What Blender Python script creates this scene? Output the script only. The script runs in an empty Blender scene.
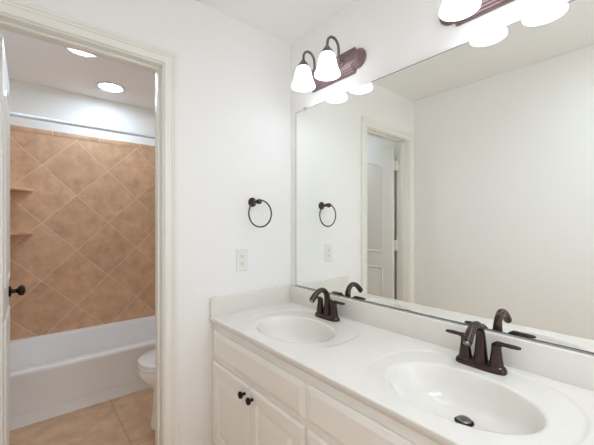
import bpy, bmesh, math, random
from mathutils import Vector, Matrix

S = bpy.context.scene
COL = S.collection
PI = math.pi

# ------------------------------------------------------------------ camera
cam_d = bpy.data.cameras.new('camera')
cam = bpy.data.objects.new('camera', cam_d)
COL.objects.link(cam)
cam.location = (-1.3031, -1.6154, 1.2812)
cam.rotation_euler = (PI/2, 0, -math.radians(40.02))
cam_d.sensor_width = 36.0
cam_d.lens = 320.33/594*36
cam_d.shift_y = 1.29/594
cam_d.clip_start = 0.01
S.camera = cam

# ------------------------------------------------------------------ world, rear fill light, exposure
W = bpy.data.worlds.new('world')
S.world = W
W.use_nodes = True
W.node_tree.nodes['Background'].inputs[0].default_value = (0.86, 0.93, 1.0, 1)
W.node_tree.nodes['Background'].inputs[1].default_value = 0.6

REAR_FILL_W = 7.0
SHADE_L = 1.9
BULB_W = .12
CAN_L = 56.0
FILL_CAN_L = 90.0  # strength of the added fill cans behind the camera

dl = bpy.data.lights.new('rear_fill', 'AREA')  # area lamp added behind the camera to brighten the room
dl.shape = 'RECTANGLE'
dl.size, dl.size_y = 0.80, 1.36
dl.energy = REAR_FILL_W
dl.color = (0.90, 0.97, 1.1)
dlo = bpy.data.objects.new('rear_fill', dl)
COL.objects.link(dlo)
dlo.location = (-0.44, -2.95, 1.45)
dlo.rotation_euler = (PI/2, 0, 0)       # added fill, faces +y through the made-up rear window

vs = S.view_settings
S.display_settings.display_device = 'sRGB'
vs.view_transform = 'Standard'
vs.look = 'None'
vs.exposure = 0.19
vs.gamma = 1.0
vs.use_curve_mapping = False
S.cycles.use_denoising = True
S.cycles.max_bounces = 16
S.cycles.diffuse_bounces = 10
S.cycles.glossy_bounces = 8
S.cycles.sample_clamp_indirect = 8.0

# ------------------------------------------------------------------ materials
def lin(c):
    return tuple(((v/255)/12.92 if v/255 <= .04045 else ((v/255+.055)/1.055)**2.4) for v in c) + (1,)

def mat(name, rgb, rough=.5, metal=0.0, spec=.5, noise=0.0, nscale=30, bump=0.0, bscale=200, coat=0.0):
    m = bpy.data.materials.new(name)
    m.use_nodes = True
    nt = m.node_tree
    b = nt.nodes['Principled BSDF']
    b.inputs['Roughness'].default_value = rough
    b.inputs['Metallic'].default_value = metal
    b.inputs['Specular IOR Level'].default_value = spec
    b.inputs['Coat Weight'].default_value = coat
    col = lin(rgb)
    b.inputs['Base Color'].default_value = col
    tc = nt.nodes.new('ShaderNodeNewGeometry')
    if noise:
        n = nt.nodes.new('ShaderNodeTexNoise')
        n.inputs['Scale'].default_value = nscale
        n.inputs['Detail'].default_value = 5
        nt.links.new(tc.outputs['Position'], n.inputs['Vector'])
        r = nt.nodes.new('ShaderNodeValToRGB')
        r.color_ramp.elements[0].position = .3
        r.color_ramp.elements[1].position = .7
        r.color_ramp.elements[0].color = tuple(c*(1-noise) for c in col[:3]) + (1,)
        r.color_ramp.elements[1].color = tuple(min(1, c*(1+noise)) for c in col[:3]) + (1,)
        nt.links.new(n.outputs['Fac'], r.inputs[0])
        nt.links.new(r.outputs[0], b.inputs['Base Color'])
    if bump:
        n = nt.nodes.new('ShaderNodeTexNoise')
        n.inputs['Scale'].default_value = bscale
        n.inputs['Detail'].default_value = 3
        nt.links.new(tc.outputs['Position'], n.inputs['Vector'])
        bp = nt.nodes.new('ShaderNodeBump')
        bp.inputs['Strength'].default_value = bump
        bp.inputs['Distance'].default_value = .002
        nt.links.new(n.outputs['Fac'], bp.inputs['Height'])
        nt.links.new(bp.outputs[0], b.inputs['Normal'])
    return m

def emis(name, rgb, strength):
    m = mat(name, (245, 245, 245), .4)
    b = m.node_tree.nodes['Principled BSDF']
    b.inputs['Emission Color'].default_value = tuple(rgb) + (1,)
    b.inputs['Emission Strength'].default_value = strength
    return m

def tile_mat(name, plane, origin, pitch, angle, base, grout, gw=.004, rough=.35, pitch2=None):
    """square tiles on the wall plane 'xz'/'yz'/'xy', laid at an angle, with mottled stone colour"""
    m = bpy.data.materials.new(name)
    m.use_nodes = True
    nt = m.node_tree
    N, Lk = nt.nodes.new, nt.links.new
    b = nt.nodes['Principled BSDF']
    b.inputs['Roughness'].default_value = rough
    g = N('ShaderNodeNewGeometry')
    sp = N('ShaderNodeSeparateXYZ')
    Lk(g.outputs['Position'], sp.inputs[0])
    A, B = [sp.outputs['XYZ'.index(ch.upper())] for ch in plane]
    def M(op, a, c, d=None):
        n = N('ShaderNodeMath'); n.operation = op
        for i, v in enumerate((a, c, d)):
            if v is None: continue
            if isinstance(v, (int, float)): n.inputs[i].default_value = v
            else: Lk(v, n.inputs[i])
        return n.outputs[0]
    A = M('SUBTRACT', A, origin[0]); B = M('SUBTRACT', B, origin[1])
    ca, sa = math.cos(angle), math.sin(angle)
    U = M('ADD', M('MULTIPLY', A, ca), M('MULTIPLY', B, sa))
    V = M('SUBTRACT', M('MULTIPLY', B, ca), M('MULTIPLY', A, sa))
    P = [pitch, pitch2 or pitch]
    ds, cells = [], []
    for X, p in ((U, P[0]), (V, P[1])):
        q = M('DIVIDE', X, p)
        f = M('FRACT', M('ADD', q, 1000.0), 0)
        d = M('MULTIPLY', M('MINIMUM', f, M('SUBTRACT', 1.0, f)), p)
        ds.append(d); cells.append(M('FLOOR', q, 0))
    d = M('MINIMUM', ds[0], ds[1])
    fac = N('ShaderNodeMapRange')
    fac.inputs['From Min'].default_value = gw*.4
    fac.inputs['From Max'].default_value = gw*.75
    Lk(d, fac.inputs['Value'])
    cx = N('ShaderNodeCombineXYZ')
    Lk(cells[0], cx.inputs[0]); Lk(cells[1], cx.inputs[1])
    wn = N('ShaderNodeTexWhiteNoise'); Lk(cx.outputs[0], wn.inputs['Vector'])
    off = N('ShaderNodeVectorMath'); off.operation = 'MULTIPLY_ADD'
    Lk(wn.outputs['Color'], off.inputs[0]); off.inputs[1].default_value = (7, 7, 7); Lk(g.outputs['Position'], off.inputs[2])
    n1 = N('ShaderNodeTexNoise'); n1.inputs['Scale'].default_value = 10; n1.inputs['Detail'].default_value = 8; n1.inputs['Roughness'].default_value = .62
    Lk(off.outputs[0], n1.inputs['Vector'])
    cr = N('ShaderNodeValToRGB')
    c = lin(base)[:3]
    e = cr.color_ramp.elements
    e[0].position = .3; e[0].color = tuple(v*k for v, k in zip(c, (.80, .76, .74))) + (1,)
    e[1].position = .72; e[1].color = tuple(min(1, v*k) for v, k in zip(c, (1.17, 1.2, 1.22))) + (1,)
    Lk(n1.outputs['Fac'], cr.inputs[0])
    br = N('ShaderNodeMix'); br.data_type = 'RGBA'; br.blend_type = 'MULTIPLY'
    br.inputs[0].default_value = 1
    rr = N('ShaderNodeMapRange'); Lk(wn.outputs['Value'], rr.inputs['Value'])
    rr.inputs['To Min'].default_value = .92; rr.inputs['To Max'].default_value = 1.05
    Lk(cr.outputs[0], br.inputs[6]); Lk(rr.outputs[0], br.inputs[7])
    mx = N('ShaderNodeMix'); mx.data_type = 'RGBA'
    Lk(fac.outputs[0], mx.inputs[0]); mx.inputs[6].default_value = lin(grout); Lk(br.outputs[2], mx.inputs[7])
    Lk(mx.outputs[2], b.inputs['Base Color'])
    bp = N('ShaderNodeBump'); bp.inputs['Strength'].default_value = .35; bp.inputs['Distance'].default_value = .002
    Lk(fac.outputs[0], bp.inputs['Height']); Lk(bp.outputs[0], b.inputs['Normal'])
    return m

M_WALL = mat('wall_paint', (246, 245, 242), .85, spec=.2, bump=.06, bscale=220)
M_CEIL = mat('ceiling_paint', (246, 245, 242), .9, spec=.2, bump=.06, bscale=160)
M_TRIM = mat('trim_paint', (241, 239, 231), .35)
M_DOOR = mat('door_paint', (240, 239, 234), .4)
M_CAB = mat('cabinet_paint', (248, 244, 237), .38)
M_MARBLE = mat('cultured_marble', (232, 228, 221), .16, noise=.02, nscale=9, coat=.3)
M_BRONZE = mat('oil_rubbed_bronze', (76, 63, 57), .24, metal=.9)
M_FIXT = mat('bronze_fixture', (122, 106, 100), .42, metal=.6)
M_PLATE = mat('rosewood_bronze_plate', (140, 117, 116), .3, metal=.5)
M_CHROME = mat('brushed_chrome', (205, 210, 220), .18, metal=1)
M_NICKEL = mat('pewter', (120, 116, 112), .3, metal=.9)
M_PORC = mat('porcelain', (245, 245, 244), .12, coat=.4)
M_TUB = mat('tub_enamel', (246, 247, 247), .34)
M_PLASTIC = mat('white_plastic', (238, 236, 230), .35)
M_DARK = mat('dark_slot', (45, 42, 40), .6)
M_BLACK = mat('black_bronze', (38, 33, 30), .3, metal=.7)
M_SHADE = emis('lit_frosted_glass', (.93, 1.0, 1.12), SHADE_L)
M_BULB = emis('lit_bulb', (.93, 1.0, 1.12), 5)
M_CAN = emis('lit_lens', (.80, 1.0, 1.20), CAN_L)
M_CANTRIM = mat('can_trim', (236, 236, 236), .4)
M_TILE = tile_mat('tan_wall_tile', 'xz', (-.73, 1.289), .343, PI/4, (216, 176, 141), (232, 208, 184))
M_TILE_Y = tile_mat('tan_side_tile', 'yz', (1.81, 1.289), .343, PI/4, (216, 176, 141), (232, 208, 184))
M_BORDER = tile_mat('tan_border_tile', 'xz', (-.80, 2.4), .343, 0, (216, 176, 141), (232, 208, 184), pitch2=1.0)
M_BORDER_Y = tile_mat('tan_border_side', 'yz', (1.81, 2.4), .343, 0, (216, 176, 141), (232, 208, 184), pitch2=1.0)
M_FLOOR = tile_mat('tan_floor_tile', 'xy', (-.845, 1.06), .6, 0, (216, 180, 146), (172, 138, 108), rough=.4, pitch2=.66)

M_MIRROR = mat('mirror_glass', (250, 252, 248), .0, metal=1)
M_MIRROR.node_tree.nodes['Principled BSDF'].inputs['Roughness'].default_value = 0.005

def glass_mat():
    m = bpy.data.materials.new('fill_window_glass'); m.use_nodes = True
    nt = m.node_tree
    for n in list(nt.nodes):
        if n.type != 'OUTPUT_MATERIAL': nt.nodes.remove(n)
    out = [n for n in nt.nodes if n.type == 'OUTPUT_MATERIAL'][0]
    t = nt.nodes.new('ShaderNodeBsdfTransparent'); g = nt.nodes.new('ShaderNodeBsdfGlossy')
    g.inputs['Roughness'].default_value = .02
    fr = nt.nodes.new('ShaderNodeFresnel'); fr.inputs[0].default_value = 1.45
    mx = nt.nodes.new('ShaderNodeMixShader')
    nt.links.new(fr.outputs[0], mx.inputs[0]); nt.links.new(t.outputs[0], mx.inputs[1]); nt.links.new(g.outputs[0], mx.inputs[2])
    nt.links.new(mx.outputs[0], out.inputs[0])
    return m
M_GLASS = glass_mat()

# ------------------------------------------------------------------ mesh helpers (all coordinates are world metres)
class G:
    """collects geometry for ONE mesh object"""
    def __init__(s): s.v, s.f = [], []
    def add(s, vs_, fs_):
        k = len(s.v); s.v += [tuple(p) for p in vs_]; s.f += [tuple(i+k for i in f) for f in fs_]
        return s
    def box(s, x0, x1, y0, y1, z0, z1):
        x0, x1 = sorted((x0, x1)); y0, y1 = sorted((y0, y1)); z0, z1 = sorted((z0, z1))
        return s.add([(x0,y0,z0),(x1,y0,z0),(x1,y1,z0),(x0,y1,z0),(x0,y0,z1),(x1,y0,z1),(x1,y1,z1),(x0,y1,z1)],
                     [(0,3,2,1),(4,5,6,7),(0,1,5,4),(1,2,6,5),(2,3,7,6),(3,0,4,7)])
    def loft(s, rings, cap0=True, cap1=True, closed=True):
        n = len(rings[0]); V = [p for r in rings for p in r]; F = []
        for i in range(len(rings)-1):
            for j in range(n if closed else n-1):
                k = (j+1) % n
                F.append((i*n+j, i*n+k, (i+1)*n+k, (i+1)*n+j))
        if cap0: F.append(tuple(reversed(range(n))))
        if cap1: F.append(tuple(range((len(rings)-1)*n, len(rings)*n)))
        return s.add(V, F)
    def lathe(s, prof, c, axis='z', n=32, cap0=True, cap1=True):
        rings = []
        for r, h in prof:
            ring = []
            for k in range(n):
                a = 2*PI*k/n; p, q = r*math.cos(a), r*math.sin(a)
                ring.append({'z': (c[0]+p, c[1]+q, c[2]+h), 'y': (c[0]+q, c[1]+h, c[2]+p), 'x': (c[0]+h, c[1]+p, c[2]+q)}[axis])
            rings.append(ring)
        return s.loft(rings, cap0, cap1)
    def tube(s, pts, rad, n=16, smooth=6, flat=None, up=None):
        P = spline(pts, smooth) if smooth > 1 else [Vector(p) for p in pts]
        R = spline1(rad, len(pts), smooth) if isinstance(rad, (list, tuple)) else [rad]*len(P)
        Fl = spline1(flat, len(pts), smooth) if flat else [1]*len(P)
        rings, nx = [], None
        for i, p in enumerate(P):
            t = (P[min(i+1, len(P)-1)] - P[max(i-1, 0)]).normalized()
            if nx is None:
                ref = Vector(up) if up else (Vector((0,0,1)) if abs(t.z) < .9 else Vector((1,0,0)))
                nx = (ref - t*ref.dot(t)).normalized()
            else:
                nx = (nx - t*nx.dot(t)).normalized()
            bx = t.cross(nx)
            rings.append([p + nx*(R[i]*Fl[i]*math.cos(2*PI*k/n)) + bx*(R[i]*math.sin(2*PI*k/n)) for k in range(n)])
        return s.loft(rings)
    def torus(s, c, R, r, plane='xz', n=48, m=12):
        V, F = [], []
        for i in range(n):
            a = 2*PI*i/n
            for j in range(m):
                b = 2*PI*j/m; d = R + r*math.cos(b); h = r*math.sin(b)
                u, w = d*math.cos(a), d*math.sin(a)
                V.append((c[0]+u, c[1]+h, c[2]+w) if plane == 'xz' else (c[0]+u, c[1]+w, c[2]+h))
        for i in range(n):
            for j in range(m):
                F.append((i*m+j, i*m+(j+1)%m, ((i+1)%n)*m+(j+1)%m, ((i+1)%n)*m+j))
        return s.add(V, F)
    def build(s, name, m, parent=None, origin=None, bevel=0, smooth=True, angle=35, seg=2):
        o0 = Vector(origin) if origin else (parent_loc(parent) if parent else Vector((0,0,0)))
        me = bpy.data.meshes.new(name)
        me.from_pydata([tuple(Vector(p)-o0) for p in s.v], [], s.f)
        bm = bmesh.new(); bm.from_mesh(me)
        bmesh.ops.recalc_face_normals(bm, faces=bm.faces)
        if bevel:
            es = [e for e in bm.edges if len(e.link_faces) == 2 and e.calc_face_angle() > .6]
            bmesh.ops.bevel(bm, geom=es, offset=bevel, segments=seg, profile=.5, affect='EDGES')
        bm.to_mesh(me); bm.free()
        me.materials.append(m)
        if smooth:
            me.polygons.foreach_set('use_smooth', [True]*len(me.polygons))
            me.set_sharp_from_angle(angle=math.radians(angle))
        o = bpy.data.objects.new(name, me); COL.objects.link(o)
        if parent:
            o.parent = parent
            o.location = o0 - parent_loc(parent)
        else:
            o.location = o0
        return o

def parent_loc(p):
    v = Vector((0,0,0))
    while p: v += p.location; p = p.parent
    return v

def spline(pts, k):
    P = [Vector(p) for p in pts]; out = []
    for i in range(len(P)-1):
        a, b, c, d = P[max(i-1,0)], P[i], P[i+1], P[min(i+2,len(P)-1)]
        for j in range(k):
            t = j/k
            out.append(.5*((2*b)+(c-a)*t+(2*a-5*b+4*c-d)*t*t+(3*b-a-3*c+d)*t**3))
    return out+[P[-1]]

def spline1(v, n, k):
    out = []
    for i in range(n-1):
        for j in range(k): out.append(v[i]+(v[i+1]-v[i])*j/k)
    return out+[v[-1]]

def thing(name, loc, label, cat, group=None):
    o = bpy.data.objects.new(name, None); COL.objects.link(o)
    o.location = loc; o.empty_display_size = .05
    return tag(o, label, cat, group)

def tag(o, label, cat, group=None):
    o['label'] = label; o['category'] = cat
    if group: o['group'] = group
    return o

def struct(o):
    o['kind'] = 'structure'
    return o

def copy_tree(o, parent=None):
    c = o.copy(); COL.objects.link(c)
    if parent: c.parent = parent
    for ch in list(o.children): copy_tree(ch, c)
    return c

def ell(cx, cy, z, a, b, n=64, p=2.0, ph=0.0):
    """superellipse ring, a along x, b along y"""
    out = []
    for k in range(n):
        t = 2*PI*k/n+ph; c, s_ = math.cos(t), math.sin(t)
        out.append((cx+a*math.copysign(abs(c)**(2/p), c), cy+b*math.copysign(abs(s_)**(2/p), s_), z))
    return out

# ------------------------------------------------------------------ the setting
XL, XR = -1.514, 0.0              # left wall, mirror wall
YB, YB2 = 0.0, 0.115              # partition with the doorway: vanity side, tub side
YT, YR = 1.82, -2.75              # far wall of the tub room, rear wall
H = 2.44
DX0, DX1, DH = -1.420, -0.802, 2.056   # doorway
TK = .1

struct(G().box(XL-TK, XR+TK, YR-TK, YT+TK, -.1, 0).build('floor', M_FLOOR, smooth=False))
struct(G().box(XL-TK, XR+TK, YR-TK, YT+TK, H, H+.1).build('ceiling', M_CEIL, smooth=False))
struct(G().box(XR, XR+TK, YR-TK, YT+TK, 0, H).build('wall_right', M_WALL, smooth=False))
struct(G().box(XL-TK, XL, YR-TK, YT+TK, 0, H).build('wall_left', M_WALL, smooth=False))
struct(G().box(XL, XR, YT, YT+TK, 0, H).build('wall_far', M_WALL, smooth=False))
struct(G().box(XL, DX0-.018, YB, YB2, 0, H).box(DX1+.018, XR, YB, YB2, 0, H).box(DX0-.018, DX1+.018, YB, YB2, DH+.018, H)
       .build('wall_back', M_WALL, smooth=False))
WX0, WX1, WZ0, WZ1 = -.80, -.08, .85, 2.10  # unseen rear window, added so the fill lamp can shine in
struct(G().box(XL, WX0, YR-TK, YR, 0, H).box(WX1, XR, YR-TK, YR, 0, H).box(WX0, WX1, YR-TK, YR, 0, WZ0).box(WX0, WX1, YR-TK, YR, WZ1, H)
       .build('wall_rear', M_WALL, smooth=False))
wn = struct(G().box(WX0-.06, WX1+.06, YR, YR+.018, WZ1, WZ1+.06).box(WX0-.06, WX0, YR, YR+.018, WZ0, WZ1)
            .box(WX1, WX1+.06, YR, YR+.018, WZ0, WZ1).box(WX0-.08, WX1+.08, YR, YR+.05, WZ0-.03, WZ0).build('fill_window_1', M_TRIM, smooth=False))
fr = G()
for x in (WX0+.02, WX1-.02): fr.box(x-.02, x+.02, YR-.07, YR-.03, WZ0, WZ1)
for z in (WZ0+.02, (WZ0+WZ1)/2, WZ1-.02): fr.box(WX0+.04, WX1-.04, YR-.07, YR-.03, z-.02, z+.02)
fr.build('sash', M_TRIM, wn, smooth=False)
G().box(WX0+.03, WX1-.03, YR-.052, YR-.048, WZ0+.03, WZ1-.03).build('pane', M_GLASS, wn, smooth=False)

# tile surround of the tub alcove (three walls), with a narrow border course on top
TT = 2.072
wf = bpy.data.objects['wall_far']; wl = bpy.data.objects['wall_left']; wr = bpy.data.objects['wall_right']
YA = 1.0465                         # tub apron
G().box(XL, XR, YT-.01, YT, .30, TT-.045).build('tile_panel', M_TILE, wf, smooth=False)
G().box(XL, XR, YT-.012, YT, TT-.045, TT).build('tile_border', M_BORDER, wf, bevel=.003)
G().box(XL, XL+.01, YA-.02, YT-.01, .30, TT-.045).build('tile_panel', M_TILE_Y, wl, smooth=False)
G().box(XL, XL+.012, YA-.02, YT-.012, TT-.045, TT).build('tile_border', M_BORDER_Y, wl, bevel=.003)
G().box(XR-.01, XR, YA-.02, YT-.01, .30, TT-.045).build('tile_panel', M_TILE_Y, wr, smooth=False)
G().box(XR-.012, XR, YA-.02, YT-.012, TT-.045, TT).build('tile_border', M_BORDER_Y, wr, bevel=.003)

# door jamb (lining of the opening) with a stop
jb = G()
jb.box(DX0-.018, DX0, YB-.002, YB2+.002, 0, DH+.018).box(DX1, DX1+.018, YB-.002, YB2+.002, 0, DH+.018).box(DX0, DX1, YB-.002, YB2+.002, DH, DH+.018)
jb.box(DX0, DX0+.011, .038, .074, 0, DH).box(DX1-.011, DX1, .038, .074, 0, DH).box(DX0+.011, DX1-.011, .038, .074, DH-.011, DH)
struct(jb.build('trim_1', M_TRIM, bevel=.0015))
# casings: a moulded profile swept around the opening with mitred corners
def casing(name, yface, sgn, xl_max=None):
    rv, w = .006, .068
    prof = [(0, 0), (0, .009), (.003, .012), (.010, .012), (.013, .006), (.017, .0055), (.034, .009), (.037, .0135), (.044, .0155), (.047, .0195), (.060, .021), (.066, .019), (.068, .014), (.068, 0)]
    g = G(); rings = []
    for (cx, cz, dx, dz) in ((DX0-rv, 0, -1, 0), (DX0-rv, DH+rv, -1, 1), (DX1+rv, DH+rv, 1, 1), (DX1+rv, 0, 1, 0)):
        rings.append([(cx+dx*a, yface+sgn*(b+.001), cz+dz*a) for a, b in prof])
    g.loft(rings, closed=True)
    return struct(g.build(name, M_TRIM, angle=25))
casing('trim_2', YB, -1)
casing('trim_3', YB2, 1)

def base_run(name, x0, x1, y0, y1):
    return struct(G().box(x0, x1, y0, y1, 0, .085).build(name, M_TRIM, bevel=.004))
base_run('baseboard_back', DX1+.075, -.545, -.013, 0)
base_run('baseboard_left', XL, XL+.013, YR, -.018)
base_run('baseboard_rear', XL+.013, XR, YR, YR+.013)
base_run('baseboard_right', XR-.013, XR, YR+.013, -1.60)
base_run('baseboard_far', XL, XL+.013, YB2+.02, YA-.02)

# ------------------------------------------------------------------ the open door into the tub room
def arch_outline(y0, y1, z0, z1, ins, rise, n=14):
    """outline in the y/z plane, inset by ins; top is a shallow arch of the given rise"""
    a0, a1, b0, b1 = y0+ins, y1-ins, z0+ins, z1-ins
    pts = [(a0, b0), (a1, b0)]
    for k in range(n+1):
        t = k/n; y = a1+(a0-a1)*t
        pts.append((y, b1-rise+rise*math.sin(PI*t)**.8 if rise else b1))
    return pts

DXF = -1.381                        # door face towards the camera
dy0, dy1 = .143, .143+.586
door = struct(G().box(DXF-.035, DXF, dy0, dy1, .012, 2.044).build('door_1', M_DOOR, origin=(DXF-.0175, dy0, .012), bevel=.002))
for side, xf in ((1, DXF), (-1, DXF-.035)):
    for (z0, z1, rise) in ((.22, .86, 0), (1.00, 1.91, .075)):
        rings = []
        for ins, dp in ((0, -.0005), (.004, .006), (.012, .007), (.022, .001), (.034, .001), (.062, .008)):
            rings.append([(xf+side*dp, y, z) for y, z in arch_outline(dy0+.105, dy1-.105, z0, z1, ins, rise)])
        G().loft(rings, cap0=False).build('panel', M_DOOR, door, angle=30)
for z in (.25, 1.075, 1.84):
    G().box(DX0+.0005, DXF-.018, YB2-.012, dy0+.004, z-.048, z+.048).lathe([(.007, -.05), (.007, .05)], (DXF-.030, YB2+.012, z), n=12).build('hinge', M_DOOR, door)
kz, ky = .922, dy1-.062
for side, xf in ((1, DXF), (-1, DXF-.035)):
    pr = [(.028, 0), (.030, .004), (.026, .009), (.012, .012), (.010, .028), (.014, .034), (.025, .040), (.0285, .050), (.026, .060), (.016, .066), (.004, .068)]
    G().lathe([(r, side*h) for r, h in pr], (xf, ky, kz), 'x', 28).build('door_knob', M_BLACK, door)
G().box(DXF-.029, DXF-.006, dy1-.001, dy1+.002, kz-.028, kz+.028).build('latch_plate', M_BLACK, door)

# ------------------------------------------------------------------ bathtub
def rrect(x0, x1, y0, y1, z, r, n=10):
    pts = []
    for cx, cy, a0 in ((x1-r, y1-r, 0), (x0+r, y1-r, PI/2), (x0+r, y0+r, PI), (x1-r, y0+r, 3*PI/2)):
        for k in range(n+1):
            a = a0+PI/2*k/n
            pts.append((cx+r*math.cos(a), cy+r*math.sin(a), z))
    return pts
TZ = .350
g = G()
x0, x1, y1 = XL+.011, XR-.011, YT-.011
rings = [rrect(x0, x1, YA+.0, y1, 0, .004), rrect(x0, x1, YA+.010, y1, .076, .004), rrect(x0, x1, YA+.003, y1, .082, .004),
         rrect(x0, x1, YA+.002, y1, .30, .004), rrect(x0, x1, YA-.006, y1, .318, .004), rrect(x0, x1, YA-.006, y1, TZ-.010, .004),
         rrect(x0, x1, YA+.000, y1, TZ-.002, .005), rrect(x0, x1, YA+.008, y1, TZ, .006),
         rrect(x0+.045, x1-.07, YA+.062, y1-.035, TZ, .16), rrect(x0+.055, x1-.08, YA+.070, y1-.043, TZ-.006, .16),
         rrect(x0+.065, x1-.085, YA+.078, y1-.050, TZ-.03, .16), rrect(x0+.14, x1-.10, YA+.095, y1-.07, .13, .15),
         rrect(x0+.20, x1-.13, YA+.13, y1-.10, .075, .13), rrect(x0+.28, x1-.2, YA+.2, y1-.17, .062, .09)]
g.loft(rings)
tub = thing('bathtub', ((x0+x1)/2, (YA+y1)/2, 0), 'white alcove bathtub with straight apron below the tan tile wall', 'bathtub')
g.build('tub_shell', M_TUB, tub, angle=40)
G().lathe([(.028, 0), (.030, .003), (.012, .004)], (x1-.26, (YA+y1)/2, .0635), n=20).build('drain', M_CHROME, tub)
G().lathe([(.036, 0), (.036, -.006), (.02, -.009)], (x1-.094, (YA+y1)/2, .22), 'x', 24).build('overflow_plate', M_CHROME, tub)

# shower rod
rod = thing('shower_rod', (XL, YA+.02, 1.968), 'straight white metal shower curtain rod high across the tub alcove', 'curtain rod')
G().lathe([(.0125, .012), (.0125, XR-XL-.024)], (XL, YA+.02, 1.968), 'x', 20).build('rod', mat('rod_enamel', (236, 238, 242), .2), rod)
for a, s_ in ((XL+.0125, 1), (XR-.0125, -1)):
    G().lathe([(.033, 0), (.031, s_*.006), (.02, s_*.014), (.016, s_*.028), (.0127, s_*.03)], (a, YA+.02, 1.968), 'x', 24).build('end_flange', M_CHROME, rod)

# two tiled corner shelves
for z, lab in ((1.565, 'upper tan tile corner shelf in the tub alcove, higher of the pair'),
               (1.213, 'lower tan tile corner shelf in the tub alcove, nearer the door knob')):
    g = G(); xa, ya, L = XL+.011, YT-.011, .235
    ring = [(xa, ya), (xa, ya-L)]
    for k in range(1, 10):
        t = k/10; bul = .018*math.sin(PI*t)
        ring.append((xa+L*t+bul*.7, ya-L*(1-t)-bul*.7))
    ring.append((xa+L, ya))
    g.loft([[(x, y, zz) for x, y in ring] for zz in (z-.020, z)])
    tag(g.build('corner_shelf', M_TILE, origin=(xa, ya, z-.02), bevel=.003), lab, 'shelf')

# ------------------------------------------------------------------ toilet (tank on the right wall, bowl pointing left)
TY = .515
toi = thing('toilet', (-.36, TY, 0), 'white toilet between doorway and bathtub, lid closed, partly hidden by the casing', 'toilet')
def egg(z, xt, xb, hw, n=40):
    """egg ring: tip at xt (towards -x), back at xb"""
    out = []; cx = xb+(xt-xb)*.52
    for k in range(n):
        a = 2*PI*k/n; c, s_ = math.cos(a), math.sin(a)
        if k == 0: xt *= 1.035; cx = xb+(xt-xb)*.52
        L = (cx-xt) if c < 0 else (xb-cx)
        e = .92 if c < 0 else .75
        out.append((cx+L*math.copysign(abs(c)**e, c), TY+hw*math.copysign(abs(s_)**.9, s_), z))
    return out
g = G()
g.loft([egg(0, -.690, -.10, .115), egg(.012, -.694, -.10, .118), egg(.035, -.686, -.10, .108), egg(.10, -.680, -.11, .096), egg(.20, -.676, -.12, .100),
        egg(.245, -.684, -.14, .118), egg(.285, -.715, -.18, .152), egg(.335, -.750, -.20, .180), egg(.375, -.756, -.20, .185), egg(.386, -.750, -.205, .180)])
g.build('bowl', M_PORC, toi, angle=60)
g = G()
g.loft([egg(.3875, -.748, -.215, .178), egg(.391, -.757, -.210, .186), egg(.402, -.759, -.208, .188), egg(.409, -.752, -.214, .182)])
g.build('seat', M_PORC, toi, angle=60)
g = G()
g.loft([egg(.412, -.750, -.205, .180), egg(.416, -.758, -.200, .187), egg(.427, -.757, -.200, .186), egg(.435, -.735, -.215, .170), egg(.439, -.62, -.30, .08)])
g.build('lid', M_PORC, toi, angle=60)
g = G()
g.loft([rrect(-.205, -.018, TY-.19, TY+.19, .385, .03), rrect(-.205, -.018, TY-.19, TY+.19, .39, .03), rrect(-.222, -.012, TY-.215, TY+.215, .71, .03)])
tank = g.build('tank', M_PORC, toi, angle=50)
g = G()
g.loft([rrect(-.232, -.006, TY-.225, TY+.225, .711, .03), rrect(-.234, -.006, TY-.227, TY+.227, .735, .03), rrect(-.226, -.012, TY-.22, TY+.22, .748, .03)])
g.build('tank_lid', M_PORC, toi, angle=50)
g = G().tube([(-.222, TY-.15, .655), (-.240, TY-.15, .655), (-.245, TY-.13, .653), (-.245, TY-.075, .648)], .007, n=10)
g.build('flush_lever', M_CHROME, tank)
for s_ in (-1, 1):
    G().lathe([(.014, 0), (.013, .012), (.005, .018)], (-.33, TY+s_*.112, .02), n=14).build('bolt_cap', M_PORC, toi)

# ------------------------------------------------------------------ recessed ceiling lights in the tub room
def can(x, y, lab, group='recessed lights in the tub room ceiling', lens=None):
    t = thing('recessed_light', (x, y, H), lab, 'ceiling light', group)
    G().lathe([(.112, 0), (.112, -.004), (.106, -.007), (.090, -.010), (.080, -.002), (.075, .0)], (x, y, H), n=48, cap0=False, cap1=False).build('trim_ring', M_CANTRIM, t)
    G().lathe([(.074, -.0005), (.074, -.004), (.055, -.0060), (.02, -.0070)], (x, y, H), n=40).build('lens', lens or M_CAN, t)
can(-.765, 1.476, 'round recessed light with full trim ring over the bathtub')
can(-1.025, .915, 'round recessed light half cut off by the door head casing')

# two unseen recessed lights added as fill, overhead behind the camera
M_CAN_FILL = emis('lit_fill_lens', (.90, 1.0, 1.14), FILL_CAN_L)
can(-.42, -1.95, 'added unseen round fill light overhead in the vanity room nearer the mirror wall', 'added fill lights in the vanity room ceiling', M_CAN_FILL)
can(-1.05, -1.95, 'added unseen round fill light overhead in the vanity room nearer the blank wall', 'added fill lights in the vanity room ceiling', M_CAN_FILL)

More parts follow.
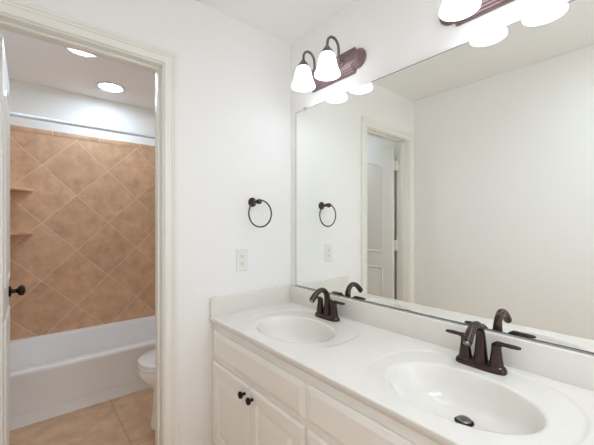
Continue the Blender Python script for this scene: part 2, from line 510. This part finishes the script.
# ------------------------------------------------------------------ vanity cabinet
CF = -.536                          # face frame plane
VY1 = -1.575
ZC = .785                           # counter top
van = thing('vanity_cabinet', (-.27, -.79, 0), 'cream double vanity cabinet with raised panel doors under the white top', 'cabinet')
g = G()
g.box(CF, CF+.02, VY1, -.002, .10, ZC-.030)                       # face frame
g.box(CF+.02, -.002, -.020, -.002, .10, ZC-.030).box(CF+.02, -.002, VY1, VY1+.018, .10, ZC-.030).box(CF+.02, -.002, -.776, -.758, .10, ZC-.16)
g.box(CF+.02, -.010, VY1+.018, -.020, .10, .118).box(-.010, -.002, VY1+.018, -.020, .10, ZC-.030)
g.box(CF+.07, CF+.088, VY1, -.002, 0, .10)
g.build('body', M_CAB, van, bevel=.0015)
def front(y0, y1, z0, z1, prof, name):
    rings = []
    for ins, dp in prof:
        a0, a1, b0, b1 = y0-ins, y1+ins, z0+ins, z1-ins
        rings.append([(CF-dp, a0, b0), (CF-dp, a1, b0), (CF-dp, a1, b1), (CF-dp, a0, b1)])
    return G().loft(rings).build(name, M_CAB, van, origin=(CF, (y0+y1)/2, z0), angle=12)
P_DRAWER = [(0, .0005), (0, .010), (.003, .013), (.020, .020), (.023, .020)]
P_DOOR = [(0, .0005), (0, .012), (.004, .017), (.010, .019), (.054, .019), (.058, .016), (.061, .010), (.066, .010), (.092, .018), (.096, .0185)]
for (ya, yb) in ((-.026, -.757), (-.778, -1.549)):
    front(ya, yb, .583, .714, P_DRAWER, 'false_drawer_front')
    ym = (ya+yb)/2
    for (u0, u1, ky) in ((ya, ym+.002, ym+.033), (ym-.002, yb, ym-.033)):
        d = front(u0, u1, .125, .556, P_DOOR, 'door')
        pr = [(.0075, .0185), (.0065, .021), (.0055, .030), (.0075, .034), (.0140, .037), (.0160, .042), (.0145, .047), (.009, .050), (.002, .051)]
        G().lathe([(r, -h) for r, h in pr], (CF, ky, .517), 'x', 24).build('knob', M_BLACK, d)

# ------------------------------------------------------------------ countertop with two moulded oval bowls
ct = thing('vanity_countertop', (-.28, -.80, ZC-.03), 'white cultured marble countertop with two oval sinks and backsplash', 'countertop')
X0, X1, Y0, Y1 = -.560, -.001, -.001, -1.60
SINKS = (-.430, -1.188)
SX, SA, SB = -.326, .160, .214      # bowl rim
LX, LA, LB = -.288, .236, .288      # shallow ledge around it
NS = 96
def rect_ring(cx, cy, x0, x1, y0, y1, z, ph):
    out = []
    for k in range(NS):
        t = 2*PI*k/NS; c, s_ = math.cos(t), math.sin(t)
        # map angle to the box border (chebyshev radius), snapped so the corners are kept
        m = max(abs(c), abs(s_)); u, w = c/m, s_/m
        out.append((cx+(u*(x1-cx) if u > 0 else -u*(x0-cx)), cy+(w*(y1-cy) if w > 0 else -w*(y0-cy)), z))
    return out
def led(ring, d, k=1.0):
    # the shallow ledge dies out towards the front of the slab
    out = []
    for x, y, z in ring:
        f = max(0, min(1, (x+.47)/.17)); f = f*f*(3-2*f)
        out.append((x, y, ZC-.0026*f*k+d))
    return out
g = G()
ymid = (SINKS[0]+SINKS[1])/2
for sy, ya, yb in ((SINKS[0], ymid, Y0), (SINKS[1], Y1, ymid)):
    rings = [rect_ring(LX, sy, X0+.006, X1, ya, yb, ZC, 0),
             ell(LX, sy, ZC, LA+.004, LB+.004, NS, 2.4), led(ell(LX, sy, 0, LA+.001, LB+.001, NS, 2.4), 0, .15),
             led(ell(LX, sy, 0, LA-.0025, LB-.0025, NS, 2.4), 0, .9), led(ell(LX-.002, sy, 0, LA-.010, LB-.012, NS, 2.35), 0),
             led(ell(SX, sy, 0, SA+.014, SB+.014, NS), 0), led(ell(SX, sy, 0, SA+.008, SB+.008, NS), -.0006),
             led(ell(SX, sy, 0, SA+.003, SB+.003, NS), -.0022), led(ell(SX, sy, 0, SA, SB, NS), -.0045)]
    g.loft(rings, False, False)
# front edge, ends and underside of the slab
edge = [(X0+.006, ZC), (X0+.002, ZC-.001), (X0, ZC-.0035), (X0+.004, ZC-.026), (X0+.008, ZC-.0295), (X0+.03, ZC-.0298)]
g.loft([[(x, y, z) for x, z in edge] for y in (Y0, ymid, Y1)], False, False, closed=False)
g.add([(X0+.006, Y1, ZC), (X1, Y1, ZC), (X1, Y1, ZC-.0298), (X0, Y1, ZC-.0298)], [(0, 1, 2, 3)])
g.build('slab', M_MARBLE, ct, angle=50)
for sy in SINKS:
    g = G(); rings = []
    for s_, dz, sh in ((1.0, -.0085, 0), (.985, -.012, .001), (.96, -.019, .002), (.925, -.032, .004), (.88, -.055, .008), (.80, -.078, .014), (.67, -.097, .024), (.50, -.109, .034), (.30, -.1155, .045), (.14, -.118, .054)):
        rg = ell(SX+sh, sy, ZC+dz, SA*s_, SB*s_ if s_ > .3 else SA*s_*1.1, NS)
        rings.append(led(rg, -.0045) if s_ == 1.0 else (led(rg, -.0085) if s_ == .985 else rg))
    g.loft(rings, False, True)
    bowl = g.build('sink_bowl', M_MARBLE, ct, origin=(SX, sy, ZC-.118), angle=80)
    dxc = SX+.058
    g = G().lathe([(.027, -.1178), (.028, -.1160), (.025, -.1150), (.022, -.1165)], (dxc, sy, ZC), n=32, cap1=False)
    dr = g.build('drain', M_BLACK, bowl)
    G().lathe([(.021, -.1165), (.0215, -.110), (.018, -.107), (.008, -.1055), (.001, -.1052)], (dxc, sy, ZC), n=28).build('stopper', M_NICKEL, bowl)
ZS = .887
G().box(-.020, -.001, Y1, -.001, ZC-.002, ZS).build('backsplash', M_MARBLE, ct, bevel=.004, seg=3)
G().box(X0+.001, -.020, -.020, -.001, ZC-.002, ZS).build('side_splash', M_MARBLE, ct, bevel=.004, seg=3)

# ------------------------------------------------------------------ mirror
mi = thing('wall_mirror', (-.003, -.8, .893), 'large frameless wall mirror above the vanity backsplash', 'mirror')
MY0, MY1, MZ0, MZ1 = -.064, -1.585, .8945, 1.978
G().box(-.008, -.002, MY0, MY1, MZ0, MZ1).build('glass', M_MIRROR, mi, smooth=False)
G().box(-.0092, -.001, MY0, MY1, ZS+.0062, MZ0+.0015).build('bottom_channel', M_DARK, mi, bevel=.001)
G().box(-.0085, -.0015, MY0, MY0+.0025, MZ0, MZ1).box(-.0085, -.0015, MY0, MY1, MZ1, MZ1+.0025).build('polished_edge', M_NICKEL, mi, smooth=False)
for y in (-.145, -1.4):
    G().box(-.013, -.001, y-.010, y+.010, MZ1-.006, MZ1+.014).build('clip', M_CHROME, mi, bevel=.002)

# ------------------------------------------------------------------ faucets
def make_faucet(y, lab):
    X, Z = -.092, ZC
    t = thing('faucet', (X, y, Z-.0035), lab, 'faucet', 'bronze two handle faucets on the vanity')
    g = G()
    def st(z, a, b): return ell(X, y, Z+z, a, b, 40, 3.2)
    g.loft([st(-.003, .029, .081), st(.006, .029, .081), st(.014, .026, .077), st(.020, .021, .071), st(.021, .01, .06)])
    g.build('base_plate', M_BRONZE, t, angle=60)
    for s_ in (-1, 1):
        yy = y+s_*.050
        h = G().lathe([(.0225, .016), (.0215, .024), (.0178, .050), (.0150, .073), (.0152, .082), (.0138, .087), (.006, .089)], (X, yy, Z), n=28).build('handle', M_BRONZE, t, origin=(X, yy, Z+.016), angle=50)
        pts = [(X+.002, yy-s_*.012, Z+.084), (X+.001, yy+s_*.004, Z+.0915), (X+.001, yy+s_*.026, Z+.0935), (X+.001, yy+s_*.048, Z+.0935), (X+.001, yy+s_*.066, Z+.0935), (X+.001, yy+s_*.071, Z+.0935)]
        G().tube(pts, [.008, .0135, .0112, .0135, .011, .003], n=18, flat=[.7, .7, .55, .48, .42, .42], up=(0, 0, 1)).build('lever', M_BRONZE, h, angle=60)
    sp = G().tube([(X+.004, y, Z+.014), (X+.004, y, Z+.045), (X+.003, y, Z+.095), (X-.004, y, Z+.125), (X-.024, y, Z+.147), (X-.052, y, Z+.149), (X-.082, y, Z+.135), (X-.106, y, Z+.111), (X-.111, y, Z+.107)],
                  [.0255, .0205, .0162, .0140, .0132, .0132, .0142, .0156, .0148], n=24, up=(1, 0, 0)).build('spout', M_BRONZE, t, angle=60)
    g = G().tube([(X-.1095, y, Z+.1086), (X-.1145, y, Z+.1027)], .0112, n=18, smooth=1).build('aerator', M_NICKEL, sp)
    G().lathe([(.0028, .014), (.0028, .076), (.005, .078), (.0062, .084), (.0045, .090), (.001, .092)], (X+.033, y, Z), n=14).build('lift_rod', M_BRONZE, t)
    return t
make_faucet(-.420, 'dark bronze two handle faucet at the far sink nearest the towel ring wall')
make_faucet(-1.170, 'dark bronze two handle faucet behind the near sink, larger in view')

# ------------------------------------------------------------------ vanity lights
def make_light(y, lab):
    ZP = 2.130
    t = thing('vanity_light', (0, y, ZP), lab, 'wall light', 'two shade bronze vanity lights above the mirror')
    def outline(ins, n=10):
        hl, hz, ez, sh = .230-ins, .068-ins, .050-ins, .160-ins*.4
        half = [(-sh, hz), (sh, hz)]
        # shoulder notch then a rounded end
        half += [(sh+.004, hz-.008), (sh+.010, ez)]
        r = ez
        for k in range(n+1):
            a = PI/2-PI*k/n
            half.append((hl-r*.95+r*.95*math.cos(a), r*math.sin(a)))
        half += [(sh+.010, -ez), (sh+.004, -hz+.008), (sh, -hz), (-sh, -hz), (-sh-.004, -hz+.008), (-sh-.010, -ez)]
        for k in range(n+1):
            a = -PI/2-PI*k/n
            half.append((-hl+r*.95+r*.95*math.cos(a), r*math.sin(a)))
        half += [(-sh-.010, ez), (-sh-.004, hz-.008)]
        return half
    rings = []
    for ins, dp in ((0, .001), (0, .008), (.003, .010), (.006, .010), (.007, .016), (.011, .018), (.014, .018), (.0155, .024), (.020, .026), (.023, .026), (.0245, .031), (.030, .033)):
        rings.append([(-dp, y+a, ZP+b) for a, b in outline(ins)])
    G().loft(rings).build('back_plate', M_PLATE, t, angle=30)
    for s_ in (-1, 1):
        yy = y+s_*.0925; AX = -.140
        arm = G().tube([(-.030, yy, ZP), (-.048, yy, ZP+.004), (-.056, yy, ZP+.030), (-.056, yy, ZP+.060), (-.062, yy, ZP+.090), (-.084, yy, ZP+.110), (-.112, yy, ZP+.110), (-.134, yy, ZP+.090), (AX, yy, ZP+.056), (AX, yy, ZP+.046)],
                       .0068, n=14).lathe([(.020, -.031), (.019, -.038), (.009, -.042)], (0, yy, ZP), 'x', 20).build('arm', M_FIXT, t)
        G().lathe([(.007, .058), (.010, .053), (.014, .046), (.026, .030), (.033, .020), (.033, .014)], (AX, yy, ZP), n=28).build('socket_cap', M_FIXT, t)
        pr = [(.028, .018), (.034, .012), (.040, .000), (.0445, -.016), (.0475, -.032), (.0515, -.050), (.057, -.066), (.0635, -.080), (.0665, -.090), (.0665, -.095),
              (.064, -.094), (.060, -.080), (.0535, -.066), (.048, -.050), (.044, -.032), (.041, -.016), (.0365, .000), (.026, .012)]
        sh = G().lathe(pr, (AX, yy, ZP), n=40, cap0=False, cap1=False).build('shade', M_SHADE, t, angle=80)
        G().lathe([(.012, .012), (.013, -.006), (.019, -.022), (.023, -.038), (.023, -.050), (.016, -.062), (.004, -.067)], (AX, yy, ZP), n=20).build('bulb', M_BULB, sh, angle=80)
        li = bpy.data.lights.new('bulb_light', 'POINT'); li.energy = BULB_W; li.shadow_soft_size = .03; li.color = (.93, 1.0, 1.12)
        lo = bpy.data.objects.new('bulb_light', li); COL.objects.link(lo); lo.parent = sh; lo.location = Vector((AX, yy, ZP-.088))-parent_loc(sh)
    for s_ in (-1, 1):
        G().lathe([(.006, -.031), (.0075, -.036), (.004, -.042), (.001, -.043)], (0, y+s_*.045, ZP), 'x', 16).build('screw_cap', M_FIXT, t)
make_light(-.377, 'bronze two shade vanity light above the far sink, wholly in view')
make_light(-1.212, 'bronze two shade vanity light cut off at the top edge of the photo')

# ------------------------------------------------------------------ towel ring
tr = thing('towel_ring', (-.292, 0, 1.408), 'dark bronze towel ring on the white wall above the outlet', 'towel ring')
cx, cz = -.292, 1.408
G().lathe([(.027, -.0005), (.027, -.006), (.022, -.010), (.016, -.016), (.010, -.024), (.009, -.050), (.011, -.060)], (cx, 0, cz), 'y', 28).build('mount_post', M_BRONZE, tr)
G().lathe([(.011, -.058), (.0145, -.064), (.0155, -.074), (.0135, -.084), (.006, -.089)], (cx, 0, cz), 'y', 24).build('finial', M_BRONZE, tr)
G().torus((cx+.009, -.074, cz-.068), .077, .0042).build('ring', M_BRONZE, tr)

# ------------------------------------------------------------------ outlet
ou = thing('wall_outlet', (-.361, 0, 1.074), 'white duplex wall outlet with square cover plate beside the vanity', 'outlet')
ox, oz = -.361, 1.074
rings = [[(ox+sx*(.038-i), -d, oz+sz*(.062-i)) for sx, sz in ((-1,-1),(1,-1),(1,1),(-1,1))] for i, d in ((0, .0005), (0, .003), (.003, .006))]
G().loft(rings).build('cover_plate', M_PLASTIC, ou, angle=20)
for s_ in (-1, 1):
    zz = oz+s_*.0195
    rc = G().loft([[(x, -d, z) for x, _, z in [(ox+px, 0, zz+pz) for px, pz in [(.0165*math.cos(2*PI*k/24), max(-.0125, min(.0125, .0165*math.sin(2*PI*k/24)))) for k in range(24)]]] for d in (.005, .0085)]).build('receptacle', M_PLASTIC, ou, angle=30)
    g = G()
    for dx, hh in ((-.0065, .0042), (.0065, .0034)):
        g.box(ox+dx-.0011, ox+dx+.0011, -.0088, -.008, zz+.003-hh, zz+.003+hh)
    g.lathe([(.0024, -.0083), (.0024, -.0088)], (ox, 0, zz-.007), 'y', 12)
    g.build('slots', M_DARK, rc)
G().lathe([(.0035, -.0055), (.003, -.0070), (.001, -.0074)], (ox, 0, oz), 'y', 14).build('screw', M_PLASTIC, ou)
